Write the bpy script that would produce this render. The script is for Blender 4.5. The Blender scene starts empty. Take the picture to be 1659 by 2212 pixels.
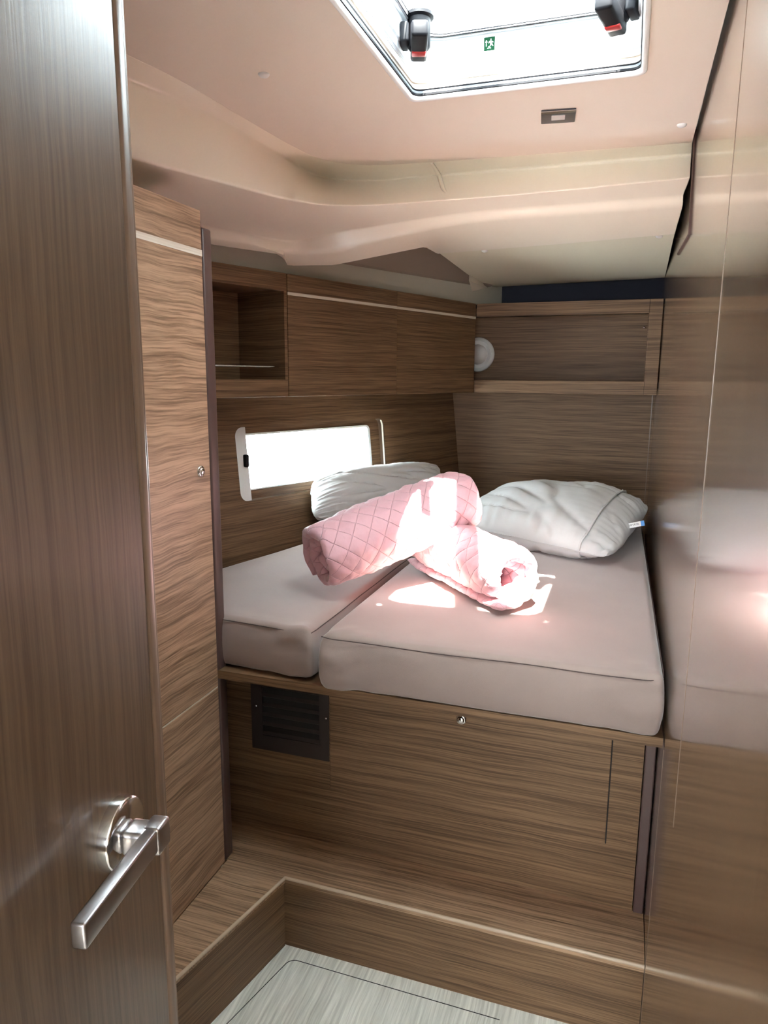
import bpy, bmesh, math, random
from mathutils import Vector, Matrix, noise
random.seed(7)
S = bpy.context.scene
C = S.collection
# ------------------------------------------------------------------ camera, world, sun, exposure
F_PX, YAW, PIT, ROL = 1550.2, -0.32405, 0.184805, 0.006819
AL, AB, AD = 0.346163, 0.022265, -0.164895      # headings of hull side, aft bulkhead, open door
CAM = Vector((0, 0, 1.5))
_r0 = Vector((math.cos(YAW), -math.sin(YAW), 0)); _f0 = Vector((math.sin(YAW), math.cos(YAW), 0)); _u0 = Vector((0, 0, 1))
_fw = math.cos(PIT)*_f0 - math.sin(PIT)*_u0; _up = math.sin(PIT)*_f0 + math.cos(PIT)*_u0
_r = math.cos(ROL)*_r0 + math.sin(ROL)*_up; _u = -math.sin(ROL)*_r0 + math.cos(ROL)*_up
cd = bpy.data.cameras.new('camera'); cam = bpy.data.objects.new('camera', cd); C.objects.link(cam)
cam.matrix_world = Matrix(((_r.x, _u.x, -_fw.x, CAM.x), (_r.y, _u.y, -_fw.y, CAM.y), (_r.z, _u.z, -_fw.z, CAM.z), (0, 0, 0, 1)))
cd.sensor_fit = 'VERTICAL'; cd.sensor_height = 36; cd.lens = 36*F_PX/2212; cd.clip_start = 0.01
S.camera = cam
S.view_settings.view_transform = 'Standard'; S.view_settings.look = 'None'
S.view_settings.gamma = 1; S.view_settings.use_curve_mapping = False
S.view_settings.exposure = 2.1
w = bpy.data.worlds.new('sky'); S.world = w; w.use_nodes = True
bg = w.node_tree.nodes['Background']; bg.inputs[0].default_value = (0.90, 0.96, 1.0, 1); bg.inputs[1].default_value = 9.0
SUN_DIR = Vector((-0.124, 0.574, -1.13)).normalized()
sl = bpy.data.lights.new('sun', 'SUN'); so = bpy.data.objects.new('sun', sl); C.objects.link(so)
sl.energy = 42; sl.color = (1.0, 0.93, 0.85); sl.angle = 0.0093
so.rotation_euler = SUN_DIR.to_track_quat('-Z', 'Y').to_euler()

# ------------------------------------------------------------------ helpers
def ray(px, py):
    return _r*((px-829.5)/F_PX) - _u*((py-1106)/F_PX) + _fw
def at(px, py, z):                      # the point of the place at height z seen at a pixel of the photograph
    d = ray(px, py); return CAM + d*((z-CAM.z)/d.z)
WL = {}
def wl(o): return WL.get(o.name, Vector((0, 0, 0))) if o else Vector((0, 0, 0))
def part(name, bm, m, parent=None, smooth=False, label=None):
    me = bpy.data.meshes.new(name)
    if parent is not None: base = wl(parent)
    else:
        vs = [v.co for v in bm.verts]
        lo = [min(v[i] for v in vs) for i in range(3)]; hi = [max(v[i] for v in vs) for i in range(3)]
        base = Vector(((lo[0]+hi[0])/2, (lo[1]+hi[1])/2, lo[2]))
    bm.transform(Matrix.Translation(-base))
    bmesh.ops.recalc_face_normals(bm, faces=bm.faces)
    if smooth:
        for f in bm.faces: f.smooth = True
    bm.to_mesh(me); bm.free()
    me.materials.append(m)
    o = bpy.data.objects.new(name, me); C.objects.link(o)
    if parent is not None: o.parent = parent
    else: o.location = base
    WL[o.name] = base
    if label: o['label'] = label
    if smooth:
        try: me.set_sharp_from_angle(angle=math.radians(50))
        except Exception: pass
    return o
def thing(name, label, cat, loc, group=None):
    o = bpy.data.objects.new(name, None); C.objects.link(o); o.location = loc; o.empty_display_size = .05
    o['label'] = label; o['category'] = cat
    if group: o['group'] = group
    WL[o.name] = Vector(loc); return o
def tag(o, label, cat, group=None):
    o['label'] = label; o['category'] = cat
    if group: o['group'] = group
    return o
def struct(o, label=None):
    o['kind'] = 'structure'
    if label: o['label'] = label
    return o
def frame(e1, e2, org=(0, 0, 0)):
    e1 = Vector(e1); e2 = Vector(e2); e3 = Vector((0, 0, 1)); o = Vector(org)
    return Matrix(((e1.x, e2.x, e3.x, o.x), (e1.y, e2.y, e3.y, o.y), (e1.z, e2.z, e3.z, o.z), (0, 0, 0, 1)))
FW = Matrix.Identity(4)
FL = frame((math.sin(AL), math.cos(AL), 0), (-math.cos(AL), math.sin(AL), 0))      # (along hull, outward, z)
FB = frame((math.cos(AB), -math.sin(AB), 0), (math.sin(AB), math.cos(AB), 0))      # (to the right, aft, z)
FD = frame((math.sin(AD), math.cos(AD), 0), (-math.cos(AD), math.sin(AD), 0))      # (along door, behind face, z)
def inv(Fm, P): return Fm.inverted() @ Vector(P)
def box(bm, a, b, Fm=FW, bev=0.0, seg=2):
    t = bmesh.new(); bmesh.ops.create_cube(t, size=1)
    a = Vector(a); b = Vector(b); c = (a+b)/2; d = b-a
    for v in t.verts: v.co = Vector((c.x+v.co.x*d.x, c.y+v.co.y*d.y, c.z+v.co.z*d.z))
    if bev > 0: bmesh.ops.bevel(t, geom=list(t.edges), offset=bev, segments=seg, affect='EDGES', profile=.5)
    t.transform(Fm); merge(bm, t); return bm
def merge(bm, t):
    me = bpy.data.meshes.new('tmp'); t.to_mesh(me); t.free(); bm.from_mesh(me); bpy.data.meshes.remove(me)
def B(a, b, Fm=FW, bev=0.0, seg=2): return box(bmesh.new(), a, b, Fm, bev, seg)
def rrect(x0, x1, y0, y1, r, n=8):
    out = []
    for cx, cy, a0 in ((x1-r, y1-r, 0), (x0+r, y1-r, 90), (x0+r, y0+r, 180), (x1-r, y0+r, 270)):
        for k in range(n+1):
            a = math.radians(a0+90*k/n); out.append((cx+r*math.cos(a), cy+r*math.sin(a)))
    return out
def plate(outer, holes, mp, depth, bm=None):
    """flat plate with holes: 2D loops, mp(x, y, d) -> 3D, extruded from d=0 to d=depth"""
    t = bmesh.new(); es = []
    for lp in [outer]+holes:
        vs = [t.verts.new((x, y, 0)) for x, y in lp]
        for i in range(len(vs)): es.append(t.edges.new((vs[i], vs[(i+1) % len(vs)])))
    bmesh.ops.triangle_fill(t, edges=es, use_beauty=True)
    r = bmesh.ops.extrude_face_region(t, geom=list(t.faces))
    ex = {g for g in r['geom'] if isinstance(g, bmesh.types.BMVert)}
    for v in t.verts:
        x, y = v.co.x, v.co.y
        v.co = Vector(mp(x, y, depth if v in ex else 0.0))
    if bm is None: return t
    merge(bm, t); return bm
def tube(bm, pts, r, n=12, closed=False):
    pts = [Vector(p) for p in pts]; m = len(pts); rings = []
    up = Vector((0, 0, 1)); prev = None
    for i, p in enumerate(pts):
        a = pts[(i-1) % m] if (closed or i > 0) else p
        b = pts[(i+1) % m] if (closed or i < m-1) else p
        d = (b-a).normalized()
        if prev is None: x = d.orthogonal().normalized()
        else: x = (prev-d*prev.dot(d)).normalized()
        prev = x; y = d.cross(x); rr = r[i] if isinstance(r, (list, tuple)) else r
        rings.append([bm.verts.new(p+(x*math.cos(2*math.pi*k/n)+y*math.sin(2*math.pi*k/n))*rr) for k in range(n)])
    for i in range(m if closed else m-1):
        A, Bq = rings[i], rings[(i+1) % m]
        for k in range(n): bm.faces.new((A[k], A[(k+1) % n], Bq[(k+1) % n], Bq[k]))
    if not closed:
        bm.faces.new(rings[0][::-1]); bm.faces.new(rings[-1])
    return bm
def lathe(bm, prof, org, axis, n=40):
    """profile of (radius, height) turned about axis through org; radius 0 closes"""
    ax = Vector(axis).normalized(); x = ax.orthogonal().normalized(); y = ax.cross(x); o = Vector(org); rings = []
    for r, h in prof:
        if r < 1e-6: rings.append([bm.verts.new(o+ax*h)])
        else: rings.append([bm.verts.new(o+ax*h+(x*math.cos(2*math.pi*k/n)+y*math.sin(2*math.pi*k/n))*r) for k in range(n)])
    for A, Bq in zip(rings, rings[1:]):
        if len(A) == 1 and len(Bq) == 1: continue
        for k in range(n):
            k2 = (k+1) % n
            if len(A) == 1: bm.faces.new((A[0], Bq[k], Bq[k2]))
            elif len(Bq) == 1: bm.faces.new((A[k], Bq[0], A[k2]))
            else: bm.faces.new((A[k], Bq[k], Bq[k2], A[k2]))
    return bm
def text_bm(s, size, Fm, depth=0.0002, font_scale=1.0):
    cu = bpy.data.curves.new('writing', 'FONT'); cu.body = s; cu.size = size; cu.align_x = 'CENTER'; cu.align_y = 'CENTER'; cu.extrude = depth
    o = bpy.data.objects.new('writing', cu); C.objects.link(o)
    dg = bpy.context.evaluated_depsgraph_get(); me = bpy.data.meshes.new_from_object(o.evaluated_get(dg))
    bm = bmesh.new(); bm.from_mesh(me); bpy.data.objects.remove(o); bpy.data.curves.remove(cu); bpy.data.meshes.remove(me)
    bm.transform(Fm); return bm

# ------------------------------------------------------------------ materials
def mat(name, col, rough=.5, metal=0.0, spec=.5, coat=0.0, bump=0.0, bscale=200, sheen=0.0, trans=0.0, mottle=0.0, mscale=6, bdist=.001, emit=None):
    m = bpy.data.materials.new(name); m.use_nodes = True; nt = m.node_tree; N = nt.nodes; L = nt.links
    b = N['Principled BSDF']; b.inputs['Base Color'].default_value = (*col, 1); b.inputs['Roughness'].default_value = rough
    b.inputs['Metallic'].default_value = metal; b.inputs['Specular IOR Level'].default_value = spec
    b.inputs['Coat Weight'].default_value = coat; b.inputs['Coat Roughness'].default_value = .12
    b.inputs['Sheen Weight'].default_value = sheen; b.inputs['Sheen Roughness'].default_value = .4; b.inputs['Transmission Weight'].default_value = trans
    tc = N.new('ShaderNodeTexCoord')
    nz = N.new('ShaderNodeTexNoise'); L.new(tc.outputs['Object'], nz.inputs['Vector']); nz.inputs['Scale'].default_value = mscale; nz.inputs['Detail'].default_value = 6
    mx = N.new('ShaderNodeMix'); mx.data_type = 'RGBA'; mx.inputs[6].default_value = (*[c*(1-mottle) for c in col], 1); mx.inputs[7].default_value = (*[min(1, c*(1+mottle)) for c in col], 1)
    L.new(nz.outputs['Fac'], mx.inputs[0]); L.new(mx.outputs[2], b.inputs['Base Color'])
    if bump:
        n2 = N.new('ShaderNodeTexNoise'); L.new(tc.outputs['Object'], n2.inputs['Vector']); n2.inputs['Scale'].default_value = bscale; n2.inputs['Detail'].default_value = 5
        bp = N.new('ShaderNodeBump'); bp.inputs['Strength'].default_value = bump; bp.inputs['Distance'].default_value = bdist
        L.new(n2.outputs['Fac'], bp.inputs['Height']); L.new(bp.outputs['Normal'], b.inputs['Normal'])
    return m
def wood(name, lo, hi, scale, rough=.42, coat=0.0, wob=.012, bump=.25, spec=.5, crough=.12, contrast=(.36, .64), rot=0.0):
    m = bpy.data.materials.new(name); m.use_nodes = True; nt = m.node_tree; N = nt.nodes; L = nt.links
    b = N['Principled BSDF']; b.inputs['Roughness'].default_value = rough; b.inputs['Specular IOR Level'].default_value = spec
    b.inputs['Coat Weight'].default_value = coat; b.inputs['Coat Roughness'].default_value = crough
    tc = N.new('ShaderNodeTexCoord')
    wn = N.new('ShaderNodeTexNoise'); wn.inputs['Scale'].default_value = 5; wn.inputs['Detail'].default_value = 2
    L.new(tc.outputs['Object'], wn.inputs['Vector'])
    sb = N.new('ShaderNodeVectorMath'); sb.operation = 'SUBTRACT'; sb.inputs[1].default_value = (.5, .5, .5); L.new(wn.outputs['Color'], sb.inputs[0])
    sc = N.new('ShaderNodeVectorMath'); sc.operation = 'SCALE'; sc.inputs['Scale'].default_value = wob; L.new(sb.outputs[0], sc.inputs[0])
    ad = N.new('ShaderNodeVectorMath'); ad.operation = 'ADD'; L.new(tc.outputs['Object'], ad.inputs[0]); L.new(sc.outputs[0], ad.inputs[1])
    mp = N.new('ShaderNodeMapping'); mp.inputs['Scale'].default_value = scale; mp.inputs['Rotation'].default_value = (0, 0, rot); L.new(ad.outputs[0], mp.inputs['Vector'])
    n1 = N.new('ShaderNodeTexNoise'); n1.inputs['Scale'].default_value = 1.0; n1.inputs['Detail'].default_value = 7; n1.inputs['Roughness'].default_value = .62
    L.new(mp.outputs[0], n1.inputs['Vector'])
    mp2 = N.new('ShaderNodeMapping'); mp2.inputs['Scale'].default_value = [s*.22 for s in scale]; L.new(ad.outputs[0], mp2.inputs['Vector'])
    n2 = N.new('ShaderNodeTexNoise'); n2.inputs['Scale'].default_value = 1.0; n2.inputs['Detail'].default_value = 3; L.new(mp2.outputs[0], n2.inputs['Vector'])
    mm = N.new('ShaderNodeMath'); mm.operation = 'MULTIPLY_ADD'; mm.inputs[1].default_value = .32; L.new(n2.outputs['Fac'], mm.inputs[0])
    m3 = N.new('ShaderNodeMath'); m3.operation = 'MULTIPLY'; m3.inputs[1].default_value = .72; L.new(n1.outputs['Fac'], m3.inputs[0]); L.new(m3.outputs[0], mm.inputs[2])
    cr = N.new('ShaderNodeValToRGB'); cr.color_ramp.elements[0].position = contrast[0]; cr.color_ramp.elements[1].position = contrast[1]
    cr.color_ramp.elements[0].color = (*lo, 1); cr.color_ramp.elements[1].color = (*hi, 1)
    L.new(mm.outputs[0], cr.inputs[0]); L.new(cr.outputs[0], b.inputs['Base Color'])
    bp = N.new('ShaderNodeBump'); bp.inputs['Strength'].default_value = bump; bp.inputs['Distance'].default_value = .0006
    L.new(n1.outputs['Fac'], bp.inputs['Height']); L.new(bp.outputs['Normal'], b.inputs['Normal'])
    return m
LO, HI = (.080, .043, .021), (.24, .142, .076)
M = {}
M['wood_h'] = wood('oak_horizontal', LO, HI, (4, 4, 330), spec=.3, rough=.5, contrast=(.40, .62))
M['wood_w'] = wood('oak_wardrobe', (.17, .095, .055), (.46, .29, .185), (6, 6, 230), wob=.03, contrast=(.40, .60))
M['wood_x'] = wood('oak_tread', (.15, .085, .045), (.46, .29, .175), (4, 260, 260), contrast=(.40, .60))
M['wood_v'] = wood('oak_door', (.080, .048, .029), (.165, .108, .068), (240, 240, 3), rough=.33, coat=.3)
M['wood_vg'] = wood('oak_varnished_bulkhead', (.10, .06, .033), (.20, .128, .075), (170, 170, 2.5), rough=.25, coat=.9, bump=.05, crough=.09)
def brush(m):
    N = m.node_tree.nodes; L = m.node_tree.links; b = N['Principled BSDF']; tc = N.new('ShaderNodeTexCoord'); mp = N.new('ShaderNodeMapping'); mp.inputs['Scale'].default_value = (500, 500, 3)
    L.new(tc.outputs['Object'], mp.inputs['Vector']); n = N.new('ShaderNodeTexNoise'); n.inputs['Scale'].default_value = 1; n.inputs['Detail'].default_value = 3; L.new(mp.outputs[0], n.inputs['Vector'])
    bp = N.new('ShaderNodeBump'); bp.inputs['Strength'].default_value = .5; bp.inputs['Distance'].default_value = .0001; L.new(n.outputs['Fac'], bp.inputs['Height']); L.new(bp.outputs['Normal'], b.inputs['Coat Normal'])
brush(M['wood_vg'])
M['wood_edge'] = wood('oak_edge', (.12, .075, .05), (.26, .17, .115), (90, 90, 3), rough=.35)
M['inlay'] = wood('pale_inlay', (.55, .47, .38), (.78, .70, .60), (4, 4, 200), rough=.4)
M['nosing'] = mat('pale_edge_band', (.50, .38, .27), .4)  # highlight along the step lip put into its pale colour
M['post'] = mat('mauve_post', (.085, .048, .042), .35)
M['dark'] = mat('dark_gap', (.01, .008, .008), .8)
M['grille'] = mat('vent_plastic', (.028, .018, .017), .5)
M['vinyl'] = mat('beige_headliner', (.78, .70, .61), .8, bump=.15, bscale=900, mottle=.03)
M['gel'] = mat('cream_gelcoat', (.88, .80, .67), .28, coat=.3, mottle=.02)
M['lowpanel'] = mat('grey_green_panel', (.72, .68, .54), .6)
M['shade_liner'] = mat('brown_liner', (.30, .24, .19), .8)  # recess ledge, its shadow put into the darker colour
M['fabric_wall'] = mat('grey_green_liner', (.50, .47, .38), .85, bump=.2, bscale=700)
M['navy'] = mat('navy_liner', (.02, .021, .035), .8)  # shadow of the cavity above the shelf put into a near-black colour
M['white'] = mat('white_plastic', (.82, .83, .82), .3)
M['alu'] = mat('white_frame', (.60, .64, .68), .25, coat=.3)
M['black'] = mat('black_plastic', (.006, .006, .008), .55, spec=.15)
M['red'] = mat('red_tab', (.45, .02, .02), .3)
M['beige'] = mat('beige_cassette', (.50, .42, .35), .5)
M['chrome'] = mat('chrome', (.72, .71, .70), .12, metal=1)
M['satin'] = mat('satin_nickel', (.46, .44, .45), .3, metal=1)
M['seam'] = mat('seam_thread', (.08, .055, .05), .9)
M['mattress'] = mat('taupe_velvet', (.315, .24, .215), .9, sheen=.5, bump=.35, bscale=900, mottle=.10, mscale=9, bdist=.0008)
M['cotton'] = mat('white_cotton', (.60, .60, .60), .85, bump=.15, bscale=60, sheen=.15, bdist=.003)
M['green'] = mat('exit_green', (.0006, .02, .007), .6, spec=.05)  # shade put into the green, since direct sun strikes this face
M['paper'] = mat('label_white', (.85, .85, .85), .5)
M['blue'] = mat('label_blue', (.10, .33, .75), .5)
M['ink'] = mat('ink_black', (.01, .01, .01), .6)
M['redink'] = mat('ink_red', (.10, .01, .014), .6)
M['floor'] = wood('pale_floor_laminate', (.42, .41, .35), (.92, .91, .83), (160, 5, 60), rough=.45, wob=.02, contrast=(.30, .66))
M['deck'] = mat('deck_shell', (.75, .75, .73), .6)
M['bezel'] = mat('dark_bezel', (.035, .035, .045), .18)
M['lens'] = mat('frosted_lens', (.62, .58, .55), .35)
def glass(name, col):
    m = bpy.data.materials.new(name); m.use_nodes = True; N = m.node_tree.nodes; L = m.node_tree.links
    N.remove(N['Principled BSDF']); t = N.new('ShaderNodeBsdfTransparent'); t.inputs[0].default_value = (*col, 1)
    g = N.new('ShaderNodeBsdfGlossy'); g.inputs['Roughness'].default_value = .03
    mx = N.new('ShaderNodeMixShader'); mx.inputs[0].default_value = .05
    L.new(t.outputs[0], mx.inputs[1]); L.new(g.outputs[0], mx.inputs[2]); L.new(mx.outputs[0], N['Material Output'].inputs[0]); return m
M['glass'] = glass('acrylic', (.93, .97, .97))
def quilt_mat(name, col):
    m = bpy.data.materials.new(name); m.use_nodes = True; N = m.node_tree.nodes; L = m.node_tree.links
    b = N['Principled BSDF']; b.inputs['Base Color'].default_value = (*col, 1); b.inputs['Roughness'].default_value = .62; b.inputs['Sheen Weight'].default_value = .3
    uv = N.new('ShaderNodeUVMap'); uv.uv_map = 'sheet'; sx = N.new('ShaderNodeSeparateXYZ'); L.new(uv.outputs[0], sx.inputs[0])
    def mth(op, a, b_=None, v=None):
        n = N.new('ShaderNodeMath'); n.operation = op; L.new(a, n.inputs[0])
        if b_ is not None: L.new(b_, n.inputs[1])
        if v is not None: n.inputs[1].default_value = v
        return n.outputs[0]
    out = []
    for op in ('ADD', 'SUBTRACT'):
        s = mth(op, sx.outputs[0], sx.outputs[1]); s = mth('MULTIPLY', s, v=math.pi/.058); s = mth('SINE', s); s = mth('ABSOLUTE', s); s = mth('MULTIPLY', s, v=9.0); s = mth('MINIMUM', s, v=1.0); out.append(s)
    q = mth('MINIMUM', out[0], out[1])
    nz = N.new('ShaderNodeTexNoise'); nz.inputs['Scale'].default_value = 28; nz.inputs['Detail'].default_value = 5; tc = N.new('ShaderNodeTexCoord'); L.new(tc.outputs['Object'], nz.inputs['Vector'])
    h = mth('MULTIPLY', nz.outputs['Fac'], v=2.2); h = mth('ADD', q, h)
    bp = N.new('ShaderNodeBump'); bp.inputs['Strength'].default_value = .75; bp.inputs['Distance'].default_value = .0025
    L.new(h, bp.inputs['Height']); L.new(bp.outputs['Normal'], b.inputs['Normal']); return m
M['quilt'] = quilt_mat('pink_quilted_cotton', (.68, .38, .42))

XR = .117
ZB, ZT = .758, .895            # berth board top, mattress top
FACE, LW = 1.814, 2.015        # hull locker face, hull side offsets
NS, NB = 3.395, 3.67           # aft shelf face, aft bulkhead
def wall_o(z): return LW+.1*(z-.895)
def LP(l, o, z): return FL @ Vector((l, o, z))

# ------------------------------------------------------------------ shell
struct(part('floor', B((-2.4, -2.6, -.05), (1.2, 4.3, 0)), M['floor']), 'pale grey oak laminate cabin sole')
struct(part('wall_right', B((XR, .2, 0), (XR+.03, 3.9, 2.3)), M['wood_vg']), 'glossy varnished bulkhead with upright grain on the right')
struct(part('wall_back', B((-1.6, NB, 0), (.2, NB+.03, 1.86), FB), M['wood_h']), 'aft bulkhead panel with level grain')
struct(part('wall_back_upper', B((-1.6, NB-.004, 1.845), (.2, NB+.03, 2.14), FB), M['navy']), 'dark lining above the aft shelf')
# hull side panel with a window recess
R0, R1, R2, R3 = 1.715, 2.585, 1.045, 1.318
def hull(dx=0.0): return lambda l, z, d: LP(l, wall_o(z)+d+dx, z)
rec = rrect(R0, R1, R2, R3, .035)
struct(part('wall_left', plate([(.2, .5), (3.95, .5), (3.95, 1.47), (.2, 1.47)], [rec], hull(), .006), M['wood_h']), 'hull side panel around the window')
struct(part('wall_front', B((-2.4, -.12, 0), (-.36, -.08, 2.1)), M['wood_v']))
struct(part('wall_left_outer', plate([(-.6, 0), (4.1, 0), (4.1, 2.2), (-.6, 2.2)], [rrect(1.70, 2.75, 1.03, 1.34, .03)], lambda l, z, d: LP(l, wall_o(z)+.08+d, z), .02), M['deck']))
# deck above everything, pierced by the hatch
HX0, HX1, HY0, HY1 = -.489, -.007, 1.10, 1.616
ZC = 2.09
hole = rrect(HX0+.012, HX1-.012, HY0+.012, HY1-.012, .025)
struct(part('ceiling_deck', plate([(-2.6, -2.6), (1.3, -2.6), (1.3, 4.2), (-2.6, 4.2)], [hole], lambda x, y, d: (x, y, 2.13+d), .03), M['deck']))
# flat beige headliner panel
C1 = [(230, 95, 2.09), (258, 110, 2.09), (400, 180, 2.09), (560, 275, 2.09), (640, 320, 2.09), (700, 345, 2.09), (790, 357, 2.09), (935, 350, 2.09), (1200, 330, 2.09), (1495, 308, 2.09)]
def smooth_line(pts, n):
    """Catmull-Rom through world points, n samples by arc length"""
    P = [pts[0]*2-pts[1]]+pts+[pts[-1]*2-pts[-2]]; dense = []
    for i in range(1, len(P)-2):
        for k in range(20):
            t = k/20; a, b, c, d = P[i-1], P[i], P[i+1], P[i+2]
            dense.append(.5*((2*b)+(c-a)*t+(2*a-5*b+4*c-d)*t*t+(3*b-a-3*c+d)*t**3))
    dense.append(P[-2]); L = [0]
    for a, b in zip(dense, dense[1:]): L.append(L[-1]+(b-a).length)
    out = []; j = 0
    for k in range(n):
        s = L[-1]*k/(n-1)
        while j < len(L)-2 and L[j+1] < s: j += 1
        t = (s-L[j])/max(1e-9, L[j+1]-L[j]); out.append(dense[j].lerp(dense[j+1], min(1, t)))
    return out
c1 = smooth_line([at(*a) for a in C1], 70)
x_r = c1[-1].x
outer = [(p.x, p.y) for p in c1]+[(x_r, -.2), (-.9, -.2), (-.86, .5)]
struct(part('ceiling', plate(outer, [rrect(HX0+.004, HX1-.004, HY0+.004, HY1-.004, .028)], lambda x, y, d: (x, y, ZC+d), .012), M['vinyl']), 'flat beige headliner panel around the hatch')
# moulded gelcoat surround: lofted between five contours
C2 = [(230, 145, 2.078), (258, 160, 2.078), (400, 222, 2.078), (499, 271, 2.078), (603, 333, 2.078), (691, 382, 2.078), (805, 390, 2.078), (935, 380, 2.078), (1200, 358, 2.078), (1493, 335, 2.078)]
C3 = [(230, 325, 1.94), (268, 336, 1.942), (360, 362, 1.945), (447, 385, 1.948), (629, 432, 1.955), (758, 444, 1.967), (966, 432, 1.98), (1197, 413, 1.992), (1490, 384, 1.998)]
C4 = [(230, 415, 1.905), (275, 430, 1.907), (355, 462, 1.912), (447, 489, 1.917), (540, 507, 1.92), (629, 520, 1.925), (720, 503, 1.937), (810, 489, 1.95), (1018, 458, 1.972), (1250, 440, 1.983), (1475, 422, 1.986)]
C4b = [(230, 428, 1.892), (275, 443, 1.892), (355, 477, 1.896), (450, 510, 1.898), (540, 525, 1.898), (625, 545, 1.890), (722, 540, 1.90), (810, 520, 1.92), (1018, 480, 1.95), (1250, 461, 1.962), (1475, 443, 1.966)]
C5 = [(230, 440, 1.885), (275, 455, 1.885), (355, 490, 1.887), (450, 528, 1.885), (540, 541, 1.882), (613, 551, 1.88), (622, 575, 1.862), (722, 574, 1.867), (919, 534, 1.92), (945, 549, 1.925), (1200, 529, 1.927), (1457, 507, 1.93)]
def resample_pix(pts, xs):
    out = []
    W = [at(*p) for p in pts]
    for t in xs:
        i = min(len(W)-2, int(t)); out.append(W[i].lerp(W[i+1], t-i))
    return out
NL = 90
def arc(pts, n=NL, sm=True):
    W = [at(*p) for p in pts]
    if sm: return smooth_line(W, n)
    L = [0]
    for a, b in zip(W, W[1:]): L.append(L[-1]+(b-a).length)
    out = []; j = 0
    for k in range(n):
        s = L[-1]*k/(n-1)
        while j < len(L)-2 and L[j+1] < s: j += 1
        out.append(W[j].lerp(W[j+1], min(1, (s-L[j])/(L[j+1]-L[j]))))
    return out
k1, k2, k3, k4 = arc(C1), arc(C2), arc(C3), arc(C4)
k5 = arc(C5, NL, False); k4b = arc(C4b)
k0 = [Vector((p.x, p.y, ZC+.015)) for p in k1]
cen = Vector((0, 1.0, 0))
k6 = []
for p in k5:
    d = Vector((-.35, 1, 0)).normalized(); k6.append(Vector((p.x, p.y, 2.12))+d*.015)
prof = [[k0[i], k1[i], k2[i], k3[i], k4[i], k4b[i], k5[i], k6[i]] for i in range(NL)]
bm = bmesh.new(); rows = []
for pr in prof:
    row = [pr[0]]
    for j in range(1, len(pr)-1):
        a, b, c = pr[j-1], pr[j], pr[j+1]
        r = {1: .003, 2: .014, 3: .008, 4: .010, 5: .02, 6: .006}[j]
        ra = min(r, (a-b).length*.45); rc = min(r, (c-b).length*.45)
        p0 = b+(a-b).normalized()*ra if (a-b).length > 1e-6 else b; p2 = b+(c-b).normalized()*rc if (c-b).length > 1e-6 else b
        for t in (0, .25, .5, .75, 1): row.append(p0*(1-t)**2+b*2*t*(1-t)+p2*t*t)
    row.append(pr[-1]); rows.append([bm.verts.new(v) for v in row])
for A, Bq in zip(rows, rows[1:]):
    for k in range(len(A)-1): bm.faces.new((A[k], A[k+1], Bq[k+1], Bq[k]))
mould = part('trim_1', bm, M['gel'], smooth=True)
struct(mould, 'cream moulded gelcoat surround stepping down around the ceiling panel')
# raised joint in the moulding at mid beam
bm = bmesh.new(); tube(bm, [at(933, 352, 2.088), at(948, 378, 2.074), at(958, 410, 2.02), at(972, 433, 1.983)], [.004, .007, .006, .003], 10)
struct(part('trim_2', bm, M['gel'], smooth=True))
# lower panel over the berth
low = [at(940, 540, 1.938), at(1459, 496, 1.946), at(1436, 600, 1.946), at(1048, 621, 1.938)]
bm = bmesh.new(); vs = [bm.verts.new(v) for v in low]; f = bm.faces.new(vs)
r = bmesh.ops.extrude_face_region(bm, geom=[f]); bmesh.ops.translate(bm, vec=(0, 0, .014), verts=[g for g in r['geom'] if isinstance(g, bmesh.types.BMVert)])
struct(part('ceiling_lower', bm, M['lowpanel']), 'smooth lower ceiling panel over the berth head')
# liner band above the hull lockers and its ledge
struct(part('wall_left_upper', B((.9, 1.84, 1.843), (3.4, 1.85, 2.14), FL), M['fabric_wall']), 'grey green lining above the hull lockers')
bm = bmesh.new(); vs = [bm.verts.new(LP(l, o, z)) for l, o, z in ((1.2, 1.839, 1.897), (3.1, 1.839, 1.928), (3.1, 1.815, 1.932), (1.2, 1.815, 1.902), (1.2, 1.70, 2.0), (3.1, 1.70, 2.02))]
bm.faces.new(vs[:4]); bm.faces.new((vs[3], vs[2], vs[5], vs[4]))
struct(part('trim_3', bm, M['shade_liner']))
bm = bmesh.new(); a_, b_, c_ = at(1013, 606, 1.915), at(1020, 629, 1.895), at(1052, 622, 1.925)
top = Vector((0, 0, .05)); vs = [bm.verts.new(v) for v in (a_, b_, c_, a_+top, b_+top, c_+top)]
for q in ((0, 1, 2), (5, 4, 3), (0, 3, 4, 1), (1, 4, 5, 2), (2, 5, 3, 0)): bm.faces.new([vs[i] for i in q])
struct(part('trim_4', bm, M['gel']))
# dark channel on the right bulkhead and panel seams
def RW(px, py):
    d = ray(px, py); return CAM+d*((XR-.0005)/d.x)
bm = bmesh.new()
c_top, c_mid, c_low = RW(1503, 282), RW(1491, 505), RW(1466, 548)
tube(bm, [c_top, c_mid, c_low], .005, 8)
struct(part('trim_5', bm, M['post']), 'dark edge channel on the right bulkhead')
bm = bmesh.new()
for y, z0, z1 in ((1.18, .765, 2.2), (1.50, 0, .74)): box(bm, (XR-.0006, y, z0), (XR+.001, y+.0016, z1))
struct(part('trim_6', bm, M['wood_edge']))

# saloon side behind the camera: solid sides, open end
for nm, a, b in (('wall_saloon_left', (-2.4, -2.6, 0), (-2.36, .7, 2.1)), ('wall_saloon_right', (1.16, -2.6, 0), (1.2, .2, 2.1)), ('wall_saloon_return', (XR+.03, .2, 0), (1.2, .24, 2.1))):
    struct(part(nm, B(a, b), M['wood_v']))

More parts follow.
